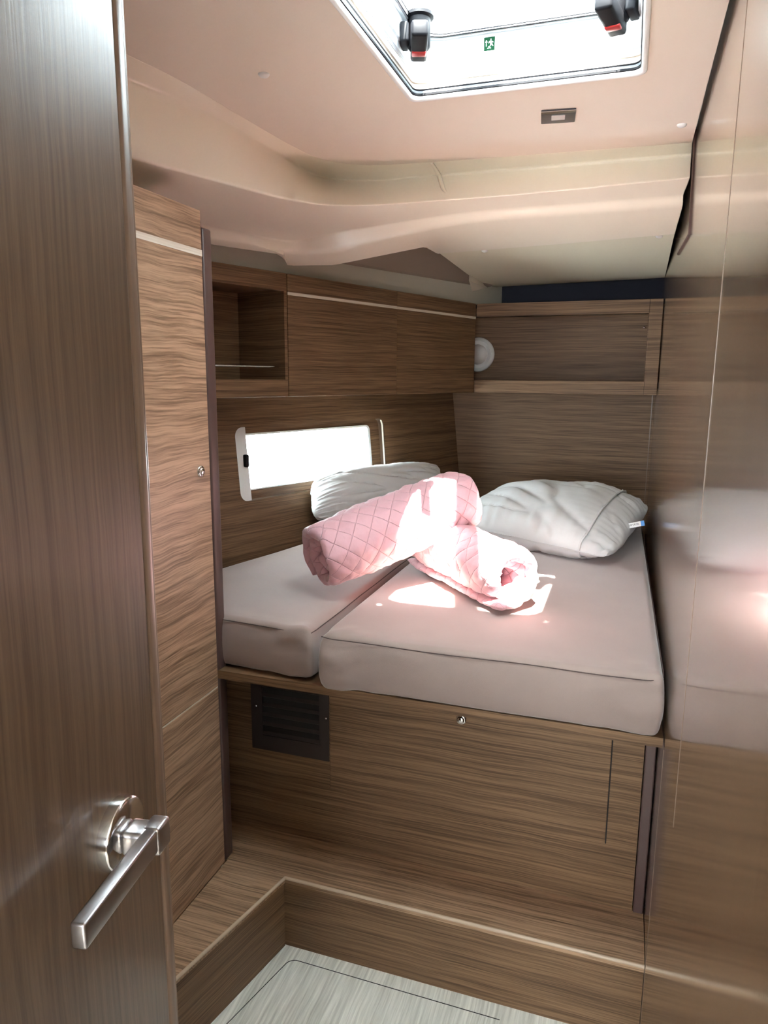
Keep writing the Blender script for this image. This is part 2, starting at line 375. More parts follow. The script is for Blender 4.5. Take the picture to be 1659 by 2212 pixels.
struct(part('wall_saloon_end', plate([(-2.4, 0), (1.2, 0), (1.2, 2.13), (-2.4, 2.13)], [[(-1.0, 1.0), (.6, 1.0), (.6, 1.85), (-1.0, 1.85)]], lambda x, z, d: (x, -2.6-d, z), .03), M['wood_v']))  # unseen end wall added, its opening sized to cut light from behind
# ------------------------------------------------------------------ berth step
ZS = .209; YS = 1.51
st = thing('berth_step', 'L-shaped oak step platform in front of the berth with pale rounded lip', 'step', (-.4, 1.55, 0))
cor = Vector((-.775, YS)); nearx = Vector((-.953, .70))
poly = [(nearx.x, nearx.y), (cor.x, cor.y), (XR-.001, YS), (XR-.001, 1.70), (-1.12, 1.70), (-1.12, 1.52), (-.953, 1.52)]
part('tread', plate(poly, [], lambda x, y, d: (x, y, ZS-.018+d), .018), M['wood_x'], st)
part('riser', B((cor.x-.012, YS+.004, 0), (XR-.001, YS+.02, ZS-.018)), M['wood_h'], st)
d = (nearx-cor); ln = d.length; d.normalize(); FS = frame((d.x, d.y, 0), (d.y, -d.x, 0), (cor.x, cor.y, 0))
part('riser', B((0, .004, 0), (ln, .02, ZS-.018), FS), M['wood_h'], st)
bm = bmesh.new()
tube(bm, [(cor.x, YS+.001, ZS-.004), (XR-.001, YS+.001, ZS-.004)], .0045, 10)
tube(bm, [(cor.x, YS+.001, ZS-.004), (nearx.x, nearx.y, ZS-.004)], .0045, 10)
part('nosing', bm, M['nosing'], st, True, 'pale rounded lip')
# floor hatch outline
fa, fb, fc, fd = at(490, 2212, 0), at(628, 2071, 0), at(1000, 2180, 0), None
e = (fc-fb).normalized(); g = (fa-fb).normalized()
P0 = fb; P1 = fb+e*1.2; P2 = fb+g*.9; P3 = P1+g*.9
bm = bmesh.new()
def line_strip(pts, w_=.0018, z=.0006):
    tube(bm, [Vector((p.x, p.y, z*.2)) for p in pts], w_*.6, 6)
cr = [fb+g*.02*(1-math.sin(t*math.pi/16))+e*.02*(1-math.cos(t*math.pi/16)) for t in range(9)]
line_strip([P2]+cr+[fb+e*.55])
tag(part('floor_hatch', bm, M['dark']), 'thin dark outline of an access hatch let into the pale floor', 'floor hatch')

# ------------------------------------------------------------------ berth base
YB = 1.678
be = thing('berth', 'built-in oak double berth base under the two taupe mattresses', 'bed', (-.4, 2.5, ZS))
part('front_panel', B((-1.15, YB, ZS), (XR-.028, YB+.018, ZB-.022)), M['wood_h'], be)
part('corner_groove', B((XR-.026, YB-.004, ZS), (XR-.002, YB+.01, ZB-.022), FW, .003), M['post'], be)
bd = [(-1.52, 1.513), (XR-.002, 1.513), (XR-.002, NB-.01), (-.84, NB+.0), (-1.12, 2.9)]
bd = [(-1.0, 1.513), (XR-.002, 1.513), (XR-.002, NB-.01), (-.86, NB-.0), (-1.52, 1.75), (-1.52, 1.60), (-1.0, 1.56)]
part('board', plate(bd, [], lambda x, y, d: (x, y, ZB-.022+d), .022), M['wood_h'], be)
# access door in the berth front
ax0, ax1 = -.668, .0; 
def YP(px, py, Y):
    q = ray(px, py); return CAM+q*(Y/q.y)
a0 = YP(714, 1600, YB); a1 = YP(1315, 1700, YB); ab = YP(1306, 1820, YB)
part('door_gap', B((a0.x-.0015, YB-.0008, ab.z-.0018), (a1.x+.003, YB+.0005, ZB-.024)), M['dark'], be)
ad = part('access_door', B((a0.x, YB-.005, ab.z), (a1.x, YB, ZB-.024), FW, .0012), M['wood_h'], be)
kp = YP(996, 1554, YB-.005)
bm = bmesh.new(); lathe(bm, [(0, .008), (.006, .008), (.0085, .0065), (.0095, .004), (.0125, .0035), (.014, .0015), (.014, 0)], kp, (0, -1, 0), 32)
part('push_lock', bm, M['chrome'], ad, True, 'round chrome push lock')
# ventilation grille
g0 = YP(544, 1480, YB); g1 = YP(713, 1640, YB)
gz0, gz1 = YP(713, 1643, YB).z, ZB-.024
gx0, gx1 = g0.x, a0.x-.002
vg = thing('vent_grille', 'dark brown slatted vent panel in the berth front below the left mattress', 'vent', ((gx0+gx1)/2, YB-.004, gz0))
sx0, sx1 = gx0+.035, gx1-.028
part('panel', plate([(gx0, gz0), (gx1, gz0), (gx1, gz1), (gx0, gz1)], [[(sx0, gz0+.045), (sx1, gz0+.045), (sx1, gz1-.012), (sx0, gz1-.012)]], lambda x, z, d: (x, YB-.004-d*1.0, z), .003), M['grille'], vg)
part('backing', B((sx0-.002, YB-.0035, gz0+.04), (sx1+.002, YB-.0012, gz1-.008)), M['dark'], vg)
ns = 8
for k in range(ns):
    z = gz0+.052+(gz1-gz0-.072)*k/(ns-1)
    bm = bmesh.new(); vs = [bm.verts.new(v) for v in ((sx0, YB-.008, z-.004), (sx1, YB-.008, z-.004), (sx1, YB-.0038, z+.005), (sx0, YB-.0038, z+.005), (sx0, YB-.007, z-.005), (sx1, YB-.007, z-.005), (sx1, YB-.0036, z+.003), (sx0, YB-.0036, z+.003))]
    for q in ((0, 1, 2, 3), (7, 6, 5, 4), (0, 4, 5, 1), (2, 6, 7, 3), (0, 3, 7, 4), (1, 5, 6, 2)): bm.faces.new([vs[i] for i in q])
    part('slat', bm, M['grille'], vg)
for px, py in ((553, 1525), (704, 1552)):
    p = YP(px, py, YB-.007); bm = bmesh.new(); lathe(bm, [(0, .0018), (.0022, .0012), (.003, 0)], p, (0, -1, 0), 16)
    part('screw', bm, M['chrome'], vg, True)

# ------------------------------------------------------------------ wardrobe
XW = -.954
wd = thing('wardrobe', 'tall oak locker with pale inlay stripe behind the open cabin door', 'wardrobe', (-1.1, 1.1, ZS))
part('body', B((XW-.28, .55, 0), (XW-.017, 1.512, 1.86)), M['wood_w'], wd)
up = part('upper_door', B((XW-.016, .70, .717), (XW, 1.509, 1.872), FW, .0012), M['wood_w'], wd)
part('lower_door', B((XW-.016, .70, ZS+.001), (XW, 1.509, .713), FW, .0012), M['wood_w'], wd)
part('inlay_stripe', B((XW-.003, .70, 1.772), (XW+.0008, 1.509, 1.786)), M['inlay'], up, label='pale inlay stripe')
part('door_gap', B((XW-.012, .70, .7135), (XW-.001, 1.509, .7165)), M['inlay'], wd)
def XP(px, py, X):
    q = ray(px, py); return CAM+q*(X/q.x)
kp = XP(433, 1018, XW); bm = bmesh.new(); lathe(bm, [(0, .008), (.006, .008), (.0085, .0065), (.0095, .004), (.0125, .0035), (.014, .0015), (.014, 0)], kp, (1, 0, 0), 32)
part('push_lock', bm, M['chrome'], up, True, 'round chrome push lock')
part('gap_strip', B((XW-.02, 1.509, ZS), (XW-.004, 1.516, 1.84)), M['dark'], wd)
part('corner_post', B((XW-.03, 1.514, ZS), (XW+.001, 1.552, 1.838), FW, .006, 4), M['post'], wd, True, 'dark mauve rounded corner post')
part('end_panel', B((XW-.65, 1.515, ZS), (XW-.028, 1.53, 1.86)), M['wood_h'], wd)
bm = bmesh.new(); 

# ------------------------------------------------------------------ hull lockers
LC0, LC1, LC2, LC3 = 1.15, 1.758, 2.367, 2.968
Z0, Z1 = 1.434, 1.841
DEP = .235
sh = thing('open_locker', 'open-fronted oak hull locker with a thin chrome fiddle rail', 'shelf', LP((LC0+LC1)/2, FACE+.1, Z0))
part('top_rail', B((LC0, FACE, 1.783), (LC1-.003, FACE+.016, Z1), FL, .001), M['wood_h'], sh)
part('bottom_rail', B((LC0, FACE, Z0), (LC1-.003, FACE+.016, 1.492), FL, .001), M['wood_h'], sh)
part('side_panel', B((LC1-.016, FACE+.0005, Z0), (LC1-.003, FACE+DEP, Z1), FL), M['wood_h'], sh)
part('bottom_shelf', B((LC0, FACE+.016, 1.47), (LC1-.016, FACE+DEP, 1.485), FL), M['wood_h'], sh)
part('top_board', B((LC0, FACE+.016, 1.79), (LC1-.016, FACE+DEP, 1.80), FL), M['wood_h'], sh)
part('back_panel', B((LC0, FACE+DEP, Z0), (LC1-.003, FACE+DEP+.01, Z1), FL), M['wood_h'], sh)
part('side_panel', B((LC0-.012, FACE+.002, Z0), (LC0, FACE+DEP, Z1), FL), M['wood_h'], sh)
bm = bmesh.new(); tube(bm, [LP(LC0+.002, FACE+.03, 1.535), LP(LC1-.018, FACE+.03, 1.535)], .0035, 12)
part('fiddle_rail', bm, M['chrome'], sh, True, 'thin chrome rail')
for l0, l1, lb in ((LC1, LC2, 'wide closed oak hull locker with pale stripe beside the open locker'), (LC2, LC3, 'closed oak hull locker with pale stripe in the corner by the aft shelf')):
    t = thing('hull_locker', lb, 'cabinet', LP((l0+l1)/2, FACE+.1, Z0), 'closed hull lockers')
    part('body', B((l0+.001, FACE+.017, Z0+.001), (l1-.002, FACE+DEP, Z1), FL), M['wood_h'], t)
    dr = part('door', B((l0+.0008, FACE, Z0), (l1-.0012, FACE+.016, Z1), FL, .0012), M['wood_h'], t)
    part('inlay_stripe', B((l0+.0008, FACE-.0008, 1.772), (l1-.0012, FACE+.002, 1.782), FL), M['inlay'], dr, label='pale inlay stripe')

# ------------------------------------------------------------------ aft shelf
bx0, bx1 = inv(FB, (-.70, 3.41, 0)).x+.002, inv(FB, (XR, 3.4, 0)).x-.003
sx = inv(FB, (.061, 3.4, 0)).x
sf = thing('aft_shelf', 'open oak bookshelf across the aft bulkhead above the pillows', 'shelf', FB @ Vector((-.3, NS+.1, 1.434)))
part('top_rail', B((bx0, NS, 1.783), (sx-.001, NS+.016, 1.841), FB, .001), M['wood_h'], sf)
part('bottom_rail', B((bx0, NS, 1.434), (sx-.001, NS+.016, 1.492), FB, .001), M['wood_h'], sf)
part('end_stile', B((sx, NS, 1.434), (bx1, NS+.016, 1.841), FB, .001), M['wood_h'], sf)
part('bottom_shelf', B((bx0-.16, NS+.016, 1.462), (bx1, NB-.002, 1.484), FB), M['wood_h'], sf)
part('top_board', B((bx0-.16, NS+.016, 1.80), (bx1, NB-.002, 1.815), FB), M['wood_h'], sf)
part('end_panel', B((sx-.004, NS+.016, 1.484), (sx+.01, NB-.002, 1.80), FB), M['wood_h'], sf)
p = FB @ Vector((sx-.02, NB-.003, 1.74)); bm = bmesh.new(); lathe(bm, [(0, .003), (.003, .002), (.005, 0)], p, (-math.sin(AB), -math.cos(AB), 0), 16)
part('screw', bm, M['chrome'], sf, True)
# round dome lamp at the left end of the shelf
lp = at(1030, 765, 1.605)
dd = ray(1033, 766); lp = CAM+dd*((NB-.004)/(FB.inverted().to_3x3() @ dd).y)
ax = Vector((-math.sin(AB), -math.cos(AB), 0))
sp = thing('dome_lamp', 'round white dome lamp half hidden in the aft shelf corner', 'lamp', lp)
bm = bmesh.new(); lathe(bm, [(0.0, .0), (.083, .0), (.085, .006), (.080, .016), (.068, .022), (.060, .018), (.054, .012), (.0, .012)], lp, ax, 48)
part('ring', bm, M['white'], sp, True)
bm = bmesh.new(); lathe(bm, [(.050, .012)]+[(.050*math.cos(t*math.pi/16), .012+.02*math.sin(t*math.pi/16)) for t in range(1, 8)]+[(0, .032)], lp, ax, 40)
part('dome', bm, M['lens'], sp, True)
# seam strip on the aft bulkhead
struct(part('trim_7', B((inv(FB, (.104, 3.67, 0)).x, NB-.004, .9), (inv(FB, (.107, 3.67, 0)).x, NB, 1.434), FB), M['wood_edge']))

# ------------------------------------------------------------------ window in the hull side
W0, W1, W2, W3 = 1.765, 2.50, 1.083, 1.285
bm = plate([(x, y) for x, y in rrect(R0-.004, R1+.004, R2-.004, R3+.004, .036)], [rrect(W0+.002, W1, W2, W3, .022)], hull(.032), .004)
wn = struct(part('window_1', bm, M['wood_h']), 'small letterbox window in the hull side with recessed oak surround')
def ring_wall(loop, mp, d0, d1, bm=None):
    bm = bm or bmesh.new(); A = [bm.verts.new(mp(x, y, d0)) for x, y in loop]; Bq = [bm.verts.new(mp(x, y, d1)) for x, y in loop]
    for i in range(len(A)): j = (i+1) % len(A); bm.faces.new((A[i], A[j], Bq[j], Bq[i]))
    return bm
part('reveal', ring_wall(rec, hull(), .0, .034), M['wood_edge'], wn, True)
part('rim', plate(rrect(W0-.001, W1+.014, W2-.004, W3+.006, .024), [rrect(W0+.006, W1, W2+.001, W3-.001, .02)], hull(.026), .012), M['white'], wn, label='cream window rim')
part('blind_cassette', plate([(W0+.004, R2+.001), (W0+.004, R3-.001)]+[(x, y) for x, y in rrect(R0+.001, R1, R2+.001, R3-.001, .034)[9:27]], [], hull(.004), .02), M['white'], wn, label='white end plate')
lt = LP(1.757, wall_o(1.2)-.004, 1.2)
part('latch', B((1.745, wall_o(1.19)-.012, 1.172), (1.762, wall_o(1.19)+.006, 1.218), FL, .004), M['black'], wn, True, 'black latch')
part('glass', plate(rrect(W0-.001, W1+.02, W2-.01, W3+.01, .02), [], hull(.04), .004), M['glass'], wn)
bm = bmesh.new(); q = [LP(R1+.002+.002*math.cos(t), wall_o(z)-.003, z) for t, z in ((0, 1.05), (0, 1.30))]
tube(bm, [LP(R1-.006, wall_o(1.09)+.004, 1.06), LP(R1-.006, wall_o(1.29)+.004, 1.29), LP(R1-.014, wall_o(1.31)+.004, 1.312)], .004, 10)
part('pull_strip', bm, M['gel'], wn, True, 'cream edge strip')

# ------------------------------------------------------------------ deck hatch
dh = thing('deck_hatch', 'white framed acrylic deck hatch let into the beige ceiling', 'hatch', ((HX0+HX1)/2, (HY0+HY1)/2, ZC))
def hr(i, r): return rrect(HX0+i, HX1-i, HY0+i, HY1-i, r)
def loft(prof, m, nm, lab=None):
    bm = bmesh.new(); rings = []
    for i, z, r in prof: rings.append([bm.verts.new((x, y, z)) for x, y in hr(i, r)])
    for A, Bq in zip(rings, rings[1:]):
        for k in range(len(A)): j = (k+1) % len(A); bm.faces.new((A[k], A[j], Bq[j], Bq[k]))
    return part(nm, bm, m, dh, True, lab)
loft([(0, ZC+.002, .022), (0, ZC-.004, .022), (.001, ZC-.006, .021), (.004, ZC-.007, .02), (.008, ZC-.006, .019), (.011, ZC-.002, .018), (.0115, ZC+.004, .018)], M['white'], 'flange')
loft([(.0115, ZC+.001, .018), (.013, ZC+.002, .017), (.013, ZC+.006, .017)], M['black'], 'shadow_gap')
loft([(.013, ZC+.004, .017), (.008, ZC+.006, .02), (.008, ZC+.0105, .02), (.013, ZC+.0105, .017)], M['alu'], 'lower_track')
loft([(.013, ZC+.0105, .017), (.014, ZC+.0135, .017)], M['black'], 'shadow_gap')
loft([(.008, ZC+.0135, .02), (.008, ZC+.026, .02), (.011, ZC+.027, .02)], M['beige'], 'blind_cassette')
loft([(.011, ZC+.027, .02), (.009, ZC+.029, .02), (.011, ZC+.042, .022), (.016, ZC+.045, .03)], M['alu'], 'liner')
loft([(.013, ZC+.042, .05), (.014, ZC+.046, .06), (.017, ZC+.052, .06), (.018, ZC+.058, .06), (.022, ZC+.060, .06), (.022, ZC+.066, .06), (.020, ZC+.090, .06), (.024, ZC+.098, .06), (.030, ZC+.098, .055), (.030, ZC+.13, .055)], M['alu'], 'frame')
lid = loft([(.020, ZC+.100, .055), (.034, ZC+.101, .05), (.034, ZC+.112, .05), (.0, ZC+.112, .06)], M['alu'], 'lid')
bm = bmesh.new(); 
for i, z in ((.034, ZC+.1005), (.039, ZC+.1025)):
    lpq = hr(i, .05); tube(bm, [(x, y, z) for x, y in lpq], .0011, 6, True)
part('seal', bm, M['black'], lid, True)
part('acrylic', plate(hr(.004, .05), [], lambda x, y, d: (x, y, ZC+.104+d), .008), M['glass'], lid)
def hatch_handle(cx, cy, sgn, tilt):
    z = ZC+.095
    Fh = Matrix.Translation((cx, cy, z)) @ Matrix.Rotation(tilt, 4, 'Z') @ Matrix.Scale(1.45, 4)
    bm = bmesh.new(); lathe(bm, [(0, -.034), (.012, -.034), (.0155, -.030), (.0155, .004), (.02, .006), (.02, .010), (0, .010)], (0, 0, 0), (0, 0, 1), 28); bm.transform(Fh)
    h = part('handle', bm, M['black'], dh, True, 'black turn handle')
    bm = bmesh.new(); box(bm, (-.011, -.068, -.044), (.011, .013, -.024), FW, .004, 2); bm.transform(Fh); part('lever', bm, M['black'], h, True)
    bm = bmesh.new(); lathe(bm, [(0, -.037), (.004, -.037), (.0045, -.0345), (.009, -.0345), (.010, -.033)], (0, .0, 0), (0, 0, 1), 20); bm.transform(Fh); part('hub', bm, M['bezel'], h, True)
    bm = bmesh.new(); box(bm, (-.0095, -.022, -.0455), (.0095, -.008, -.041), FW, .0015); bm.transform(Fh); part('release_tab', bm, M['red'], h, True, 'red release tab')
    bm = bmesh.new(); box(bm, (-.026 if sgn > 0 else .014, -.02, -.03), (-.014 if sgn > 0 else .026, .014, -.005), FW, .003); bm.transform(Fh); part('keeper', bm, M['black'], h, True)
hatch_handle(-.438, 1.50, 1, .3); hatch_handle(-.066, 1.505, -1, -.2)
# exit sticker and warning text on the aft face of the frame
YF = HY1-.0215
def stick(x, z): return frame((1, 0, 0), (0, 0, 1), (x, YF-.0012, z))
FT = Matrix(((1, 0, 0, 0), (0, 0, -1, YF), (0, 1, 0, 0), (0, 0, 0, 1)))
sxx, szz = -.316, ZC+.080
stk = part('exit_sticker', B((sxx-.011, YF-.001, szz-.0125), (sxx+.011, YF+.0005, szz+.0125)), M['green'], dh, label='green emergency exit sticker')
bm = bmesh.new()
def flat(pts, y=YF-.0014):
    bm.faces.new([bm.verts.new((sxx+x*.0092, y, szz+z*.0105)) for x, z in pts])
flat([(-.70, -.45), (-.60, -.45), (-.60, .35), (-.70, .35)]); flat([(-.90, .25), (-.40, .25), (-.65, .7)])
for q in ([(.25, .55), (.45, .55), (.45, .8), (.25, .8)], [(-.05, .4), (.35, .5), (.6, -.0), (.3, -.1)], [(.3, .5), (.9, .25), (.85, .1), (.35, .3)], [(.0, .45), (-.2, .1), (-.1, .05), (.15, .3)], [(.3, .0), (.6, -.0), (.9, -.4), (.8, -.5), (.45, -.15)], [(.3, -.05), (.5, -.1), (.2, -.55), (-.2, -.6), (-.2, -.5), (.1, -.45)], [(-.4, -.85), (.4, -.85), (.4, -.72), (-.4, -.72)]): flat(q)
part('pictogram', bm, M['paper'], stk)
for i, s in enumerate(('WARNING', 'WATERTIGHT CLOSURE KEEP', 'SHUT WHEN UNDER WAY')):
    part('warning_text', text_bm(s, .0062, Matrix.Translation((-.250, -.0006, ZC+.079-.0062*(i-1))) @ FT), M['redink'], dh, label='red warning lettering')

# ceiling switch plate
lc = at(1206, 249, ZC); e1 = (at(1245, 230, ZC)-at(1172, 235, ZC)); e1.z = 0; e1.normalize()
FP = frame(e1, (-e1.y, e1.x, 0), lc)
sw = thing('ceiling_light_switch', 'square dark reading light plate with pale centre on the ceiling aft of the hatch', 'light', lc)
sz = .038
part('bezel', plate([(x, y) for x, y in rrect(-sz, sz, -sz*1.05, sz*1.05, .003)], [], lambda x, y, d: FP @ Vector((x, y, -.004+d)), .004), M['bezel'], sw)
part('chrome_edge', B((-sz, -sz*1.05-.001, -.0052), (sz, -sz*1.05+.012, -.0038), FP), M['chrome'], sw)
part('lens', B((-.015, -.014, -.0055), (.015, .016, -.004), FP, .001), M['lens'], sw)

# screw caps
caps = []
def cap0(p):
    bm = bmesh.new(); r = .0115; lathe(bm, [(r, 0)]+[(r*math.cos(t*math.pi/12), -.6*r*math.sin(t*math.pi/12)) for t in range(1, 6)]+[(0, -.6*r)], p, (0, 0, 1), 20)
    return part('screw_cap', bm, M['white'], None, True)
spots = [(570, 160, ZC, 'white screw cap on the ceiling panel left of the hatch'), (1473, 269, ZC, 'white screw cap by the right edge of the main ceiling panel'),
         (1047, 541, 1.938, 'white screw cap on the front left of the lower ceiling panel'), (1424, 510, 1.945, 'white screw cap on the front right of the lower ceiling panel')]
first = None
for px, py, z, lb in spots:
    P = at(px, py, z)
    if first is None: first = cap0(P); o = first; base = P
    else: o = first.copy(); C.objects.link(o); o.location = first.location+(P-base)
    o['label'] = lb; o['category'] = 'screw cap'; o['group'] = 'ceiling screw caps'

# ------------------------------------------------------------------ open door with lever handle
PR = Vector((-.396, .464, 1.114)); pd = inv(FD, PR); d0, o0 = pd.x, pd.y
dE = d0+.066
dr = struct(part('door_1', B((d0-.55, o0, .03), (dE-.0, o0+.032, 1.99), FD, .002), M['wood_v']), 'open oak cabin door in the left foreground')
dr['category'] = 'door'
part('edge_strip', B((dE+.0005, o0-.001, .03), (dE+.016, o0+.033, 1.99), FD, .004, 3), M['wood_edge'], dr, True, 'rounded solid wood edge')
part('edge_groove', B((dE+.016, o0+.003, .03), (dE+.019, o0+.03, 1.99), FD), M['dark'], dr)
part('rebate', B((dE+.019, o0+.004, .03), (dE+.027, o0+.03, 1.99), FD, .002), M['wood_edge'], dr)
nD = (FD.to_3x3() @ Vector((0, -1, 0)))
PC = PR - (FD.to_3x3() @ Vector((1, 0, 0)))*.010
bm = bmesh.new(); lathe(bm, [(.031, 0), (.031, .0085), (.0305, .0105), (.0285, .0115), (0, .0115)], PC, nD, 64)
hd = part('handle', bm, M['chrome'], dr, True, 'polished steel lever handle')
bm = bmesh.new(); box(bm, (d0-.023, o0-.032, PR.z-.013), (d0+.002, o0-.011, PR.z+.009), FD, .004, 3)
part('neck', bm, M['satin'], hd, True)
bm = bmesh.new(); box(bm, (d0-.014, o0-.042, PR.z-.016), (d0+.008, o0-.026, PR.z+.0095), FD, .0028, 3)
part('elbow', bm, M['satin'], hd, True)
bm = bmesh.new(); box(bm, (d0-.122, o0-.0405, PR.z-.012), (d0-.0125, o0-.0285, PR.z+.0088), FD, .0022, 3)
part('lever', bm, M['satin'], hd, True)

# ------------------------------------------------------------------ mattresses
def mattress(name, quad, z0, z1, label, nx, ny, nz=8, seed=0):
    r = .016
    q = [Vector((x, y, 0)) for x, y in quad]     # fl, fr, br, bl
    hx = ((q[1]-q[0]).length+(q[2]-q[3]).length)/4; hy = ((q[3]-q[0]).length+(q[2]-q[1]).length)/4; hz = (z1-z0)/2
    bm = bmesh.new(); bmesh.ops.create_cube(bm, size=2)
    t = bmesh.new(); cache = {}
    def P(a, b, c):
        key = (round(a, 5), round(b, 5), round(c, 5))
        if key in cache: return cache[key]
        x, y, z = a*hx, b*hy, c*hz
        cx = max(-hx+r, min(hx-r, x)); cy = max(-hy+r, min(hy-r, y)); cz = max(-hz+r, min(hz-r, z))
        v = Vector((x-cx, y-cy, z-cz))
        if v.length > 1e-9: v = v.normalized()*r
        x, y, z = cx+v.x, cy+v.y, cz+v.z
        bul = .010*(1-(z/hz)**2)
        if abs(y) > hy-r*1.01: y += math.copysign(bul, y)
        if abs(x) > hx-r*1.01: x += math.copysign(bul*.6, x)
        n = Vector((x, y, z))
        if z > hz-r*.6:
            z += .006*(1-(x/hx)**4)*(1-(y/hy)**4)+.0035*noise.noise(n*3+Vector((seed, 0, 0)))
        # slack folds near front corners
        dc = min(math.hypot(x-hx, y+hy), math.hypot(x+hx, y+hy))
        k = math.exp(-(dc/.11)**2)
        if y < -hy+.06: 
            y += .009*k*noise.noise(Vector((x*14, z*45, seed+x*8)))+.004*noise.noise(Vector((x*6, z*9, seed)))
            z += .010*k*noise.noise(Vector((x*20, seed+3, y*30)))
        u = (x/hx+1)/2; w_ = (y/hy+1)/2
        p = q[0].lerp(q[1], u).lerp(q[3].lerp(q[2], u), w_)
        cache[key] = t.verts.new((p.x, p.y, (z0+z1)/2+z)); return cache[key]
    def lin(n, h):
        e_ = r/h; base = [-1, -1+e_*.15, -1+e_*.35, -1+e_*.6, -1+e_]
        mid = [-1+e_+(2-2*e_)*k/n for k in range(1, n)]
        return base+mid+[-b for b in base[::-1]]
    X, Y, Z = lin(nx, hx), lin(ny, hy), lin(nz, hz)
    def grid(A, Bv, fn):
        for a0_, a1_ in zip(A, A[1:]):
            for b0_, b1_ in zip(Bv, Bv[1:]):
                vs = [fn(a0_, b0_), fn(a1_, b0_), fn(a1_, b1_), fn(a0_, b1_)]
                if len(set(vs)) == 4:
                    try: t.faces.new(vs)
                    except ValueError: pass
    for s in (-1, 1):
        grid(X, Y, lambda a, b: P(a, b, s)); grid(X, Z, lambda a, c: P(a, s, c)); grid(Y, Z, lambda b, c: P(s, b, c))
    bm.free()
    for f_ in t.faces: f_.smooth = True
    o = part(name, t, M['mattress'], None, True)
    tag(o, label, 'mattress')
    # seam piping round the top edge
    pts = []
    zz = z1-.009
    e_ = .004
    fl, fr, br, bl = [Vector((v.x, v.y, zz)) for v in q]
    c_ = (fl+fr+br+bl)/4
    bm2 = bmesh.new()
    def side(a, b, n=60):
        out = []; nrm = Vector((b.y-a.y, a.x-b.x, 0)).normalized()
        for k in range(n+1):
            tt = k/n; p = a.lerp(b, tt); dist = min(tt, 1-tt)*(b-a).length
            p = p+nrm*(.0035*min(1, dist/.03)-.008*max(0, 1-dist/.03))
            p.z += .0035*noise.noise(Vector((p.x*5, p.y*5, seed)))
            out.append(p)
        return out
    tube(bm2, side(fl, fr)+side(fr, br)[1:], .0012, 8)
    part('piping', bm2, M['seam'], o, True)
    return o
mattress('mattress', [(-.664, 1.503), (XR-.012, 1.506), (XR-.040, 3.60), (-.664, 3.60)], ZB+.002, ZT, 'wide taupe velvet mattress beside the glossy right bulkhead', 60, 80, seed=1)
mattress('mattress', [(-1.30, 1.575), (-.700, 1.520), (-.672, 3.60), (-.83, 3.60)], ZB+.002, ZT, 'narrow taupe velvet mattress along the hull side under the window', 44, 80, seed=5)

# ------------------------------------------------------------------ pillows
def pillow(name, P00, P10, P11, P01, T, label, seed, flat_z=None, nu=110, nv=90, nested=0, up_share=.5, pinch=.07, rnd=.09, umax=1.0, puff=0.0, child=None):
    P00, P10, P11, P01 = map(Vector, (P00, P10, P11, P01))
    nrm = (P10-P00).cross(P01-P00).normalized()
    t = bmesh.new(); G = {}
    def pos(i, j, s):
        u = -1+2*i/nu; v = -1+2*j/nv
        u = math.copysign(abs(u)**.8, u) if False else math.sin(u*math.pi/2); v = math.sin(v*math.pi/2)
        e = max(0, (1-abs(u)**2.2))*max(0, (1-abs(v)**2.2))
        h = T*.5*e**.52+puff
        uu = u*(1-pinch*(1-v*v)*abs(u)**3); vv = v*(1-pinch*(1-u*u)*abs(v)**3)
        uu *= 1-rnd*abs(v)**5; vv *= 1-rnd*abs(u)**5
        a, b = (uu+1)/2, (vv+1)/2
        p = P00.lerp(P10, a).lerp(P01.lerp(P11, a), b)
        du, dv = 1-abs(u), 1-abs(v)
        # gathers running in from the seams, plus broad creases
        g = .007*math.exp(-dv/.22)*noise.noise(Vector((u*13, v*1.6, seed)))*(1-math.exp(-dv/.02)) + .007*math.exp(-du/.22)*noise.noise(Vector((u*1.6, v*13, seed+9)))*(1-math.exp(-du/.02))
        rd = noise.noise(Vector((u*2.2+v*1.0, v*1.3-u*.8, seed+4)))
        cr = (1-abs(noise.noise(Vector((u*1.6+v*2.6, v*.8-u*.5, seed+20)))))**7*.012*e**.5
        h2 = h*(1+.10*rd)+g*2.2-cr*1.2
        sh = up_share if s > 0 else (1-up_share)
        p = p+nrm*(h2*2*sh*s)
        if s > 0 or True: p = p+nrm*(.004*noise.noise(Vector((u*3, v*3, seed+30))))
        if flat_z is not None and p.z < flat_z+.001: p.z = flat_z+.001+.15*0
        return p
    im = nu
    if umax < 1: im = int(nu*(math.asin(umax)/math.pi+.5))
    for i in range(im+1):
        for j in range(nv+1):
            edge = i == 0 or (i == nu) or j in (0, nv)
            G[i, j, 1] = t.verts.new(pos(i, j, 1)); G[i, j, -1] = G[i, j, 1] if edge and not (umax < 1) else t.verts.new(pos(i, j, -1))
            if umax < 1 and i == im:
                for s in (1, -1): G[i, j, s].co += (P10-P00).normalized()*.012*noise.noise(Vector((j*.12, s*3.0, 1.0)))
    for i in range(im):
        for j in range(nv):
            for s in (1, -1):
                vs = [G[i, j, s], G[i+1, j, s], G[i+1, j+1, s], G[i, j+1, s]]
                if len(set(vs)) == 4:
                    try: t.faces.new(vs)
                    except ValueError: pass
    if child: return part(name, t, M['cotton'], child, True), pos
    return tag(part(name, t, M['cotton'], None, True), label, 'pillow'), pos
mz = ZT+.006
prc = [(-.62, 2.62, .955), (-.015, 2.33, .935), (.128, 2.98, 1.02), (-.50, 3.22, .98)]
pr, prpos = pillow('pillow', *prc, .21, 'plump white pillow lying by the glossy right bulkhead, a tag at its open end', 3, flat_z=mz, up_share=.6, pinch=.03)
pcase, cpos = pillow('pillowcase', *prc, .21, None, 3, flat_z=mz-.0006, up_share=.6, pinch=.03, umax=.70, puff=.007, child=pr)
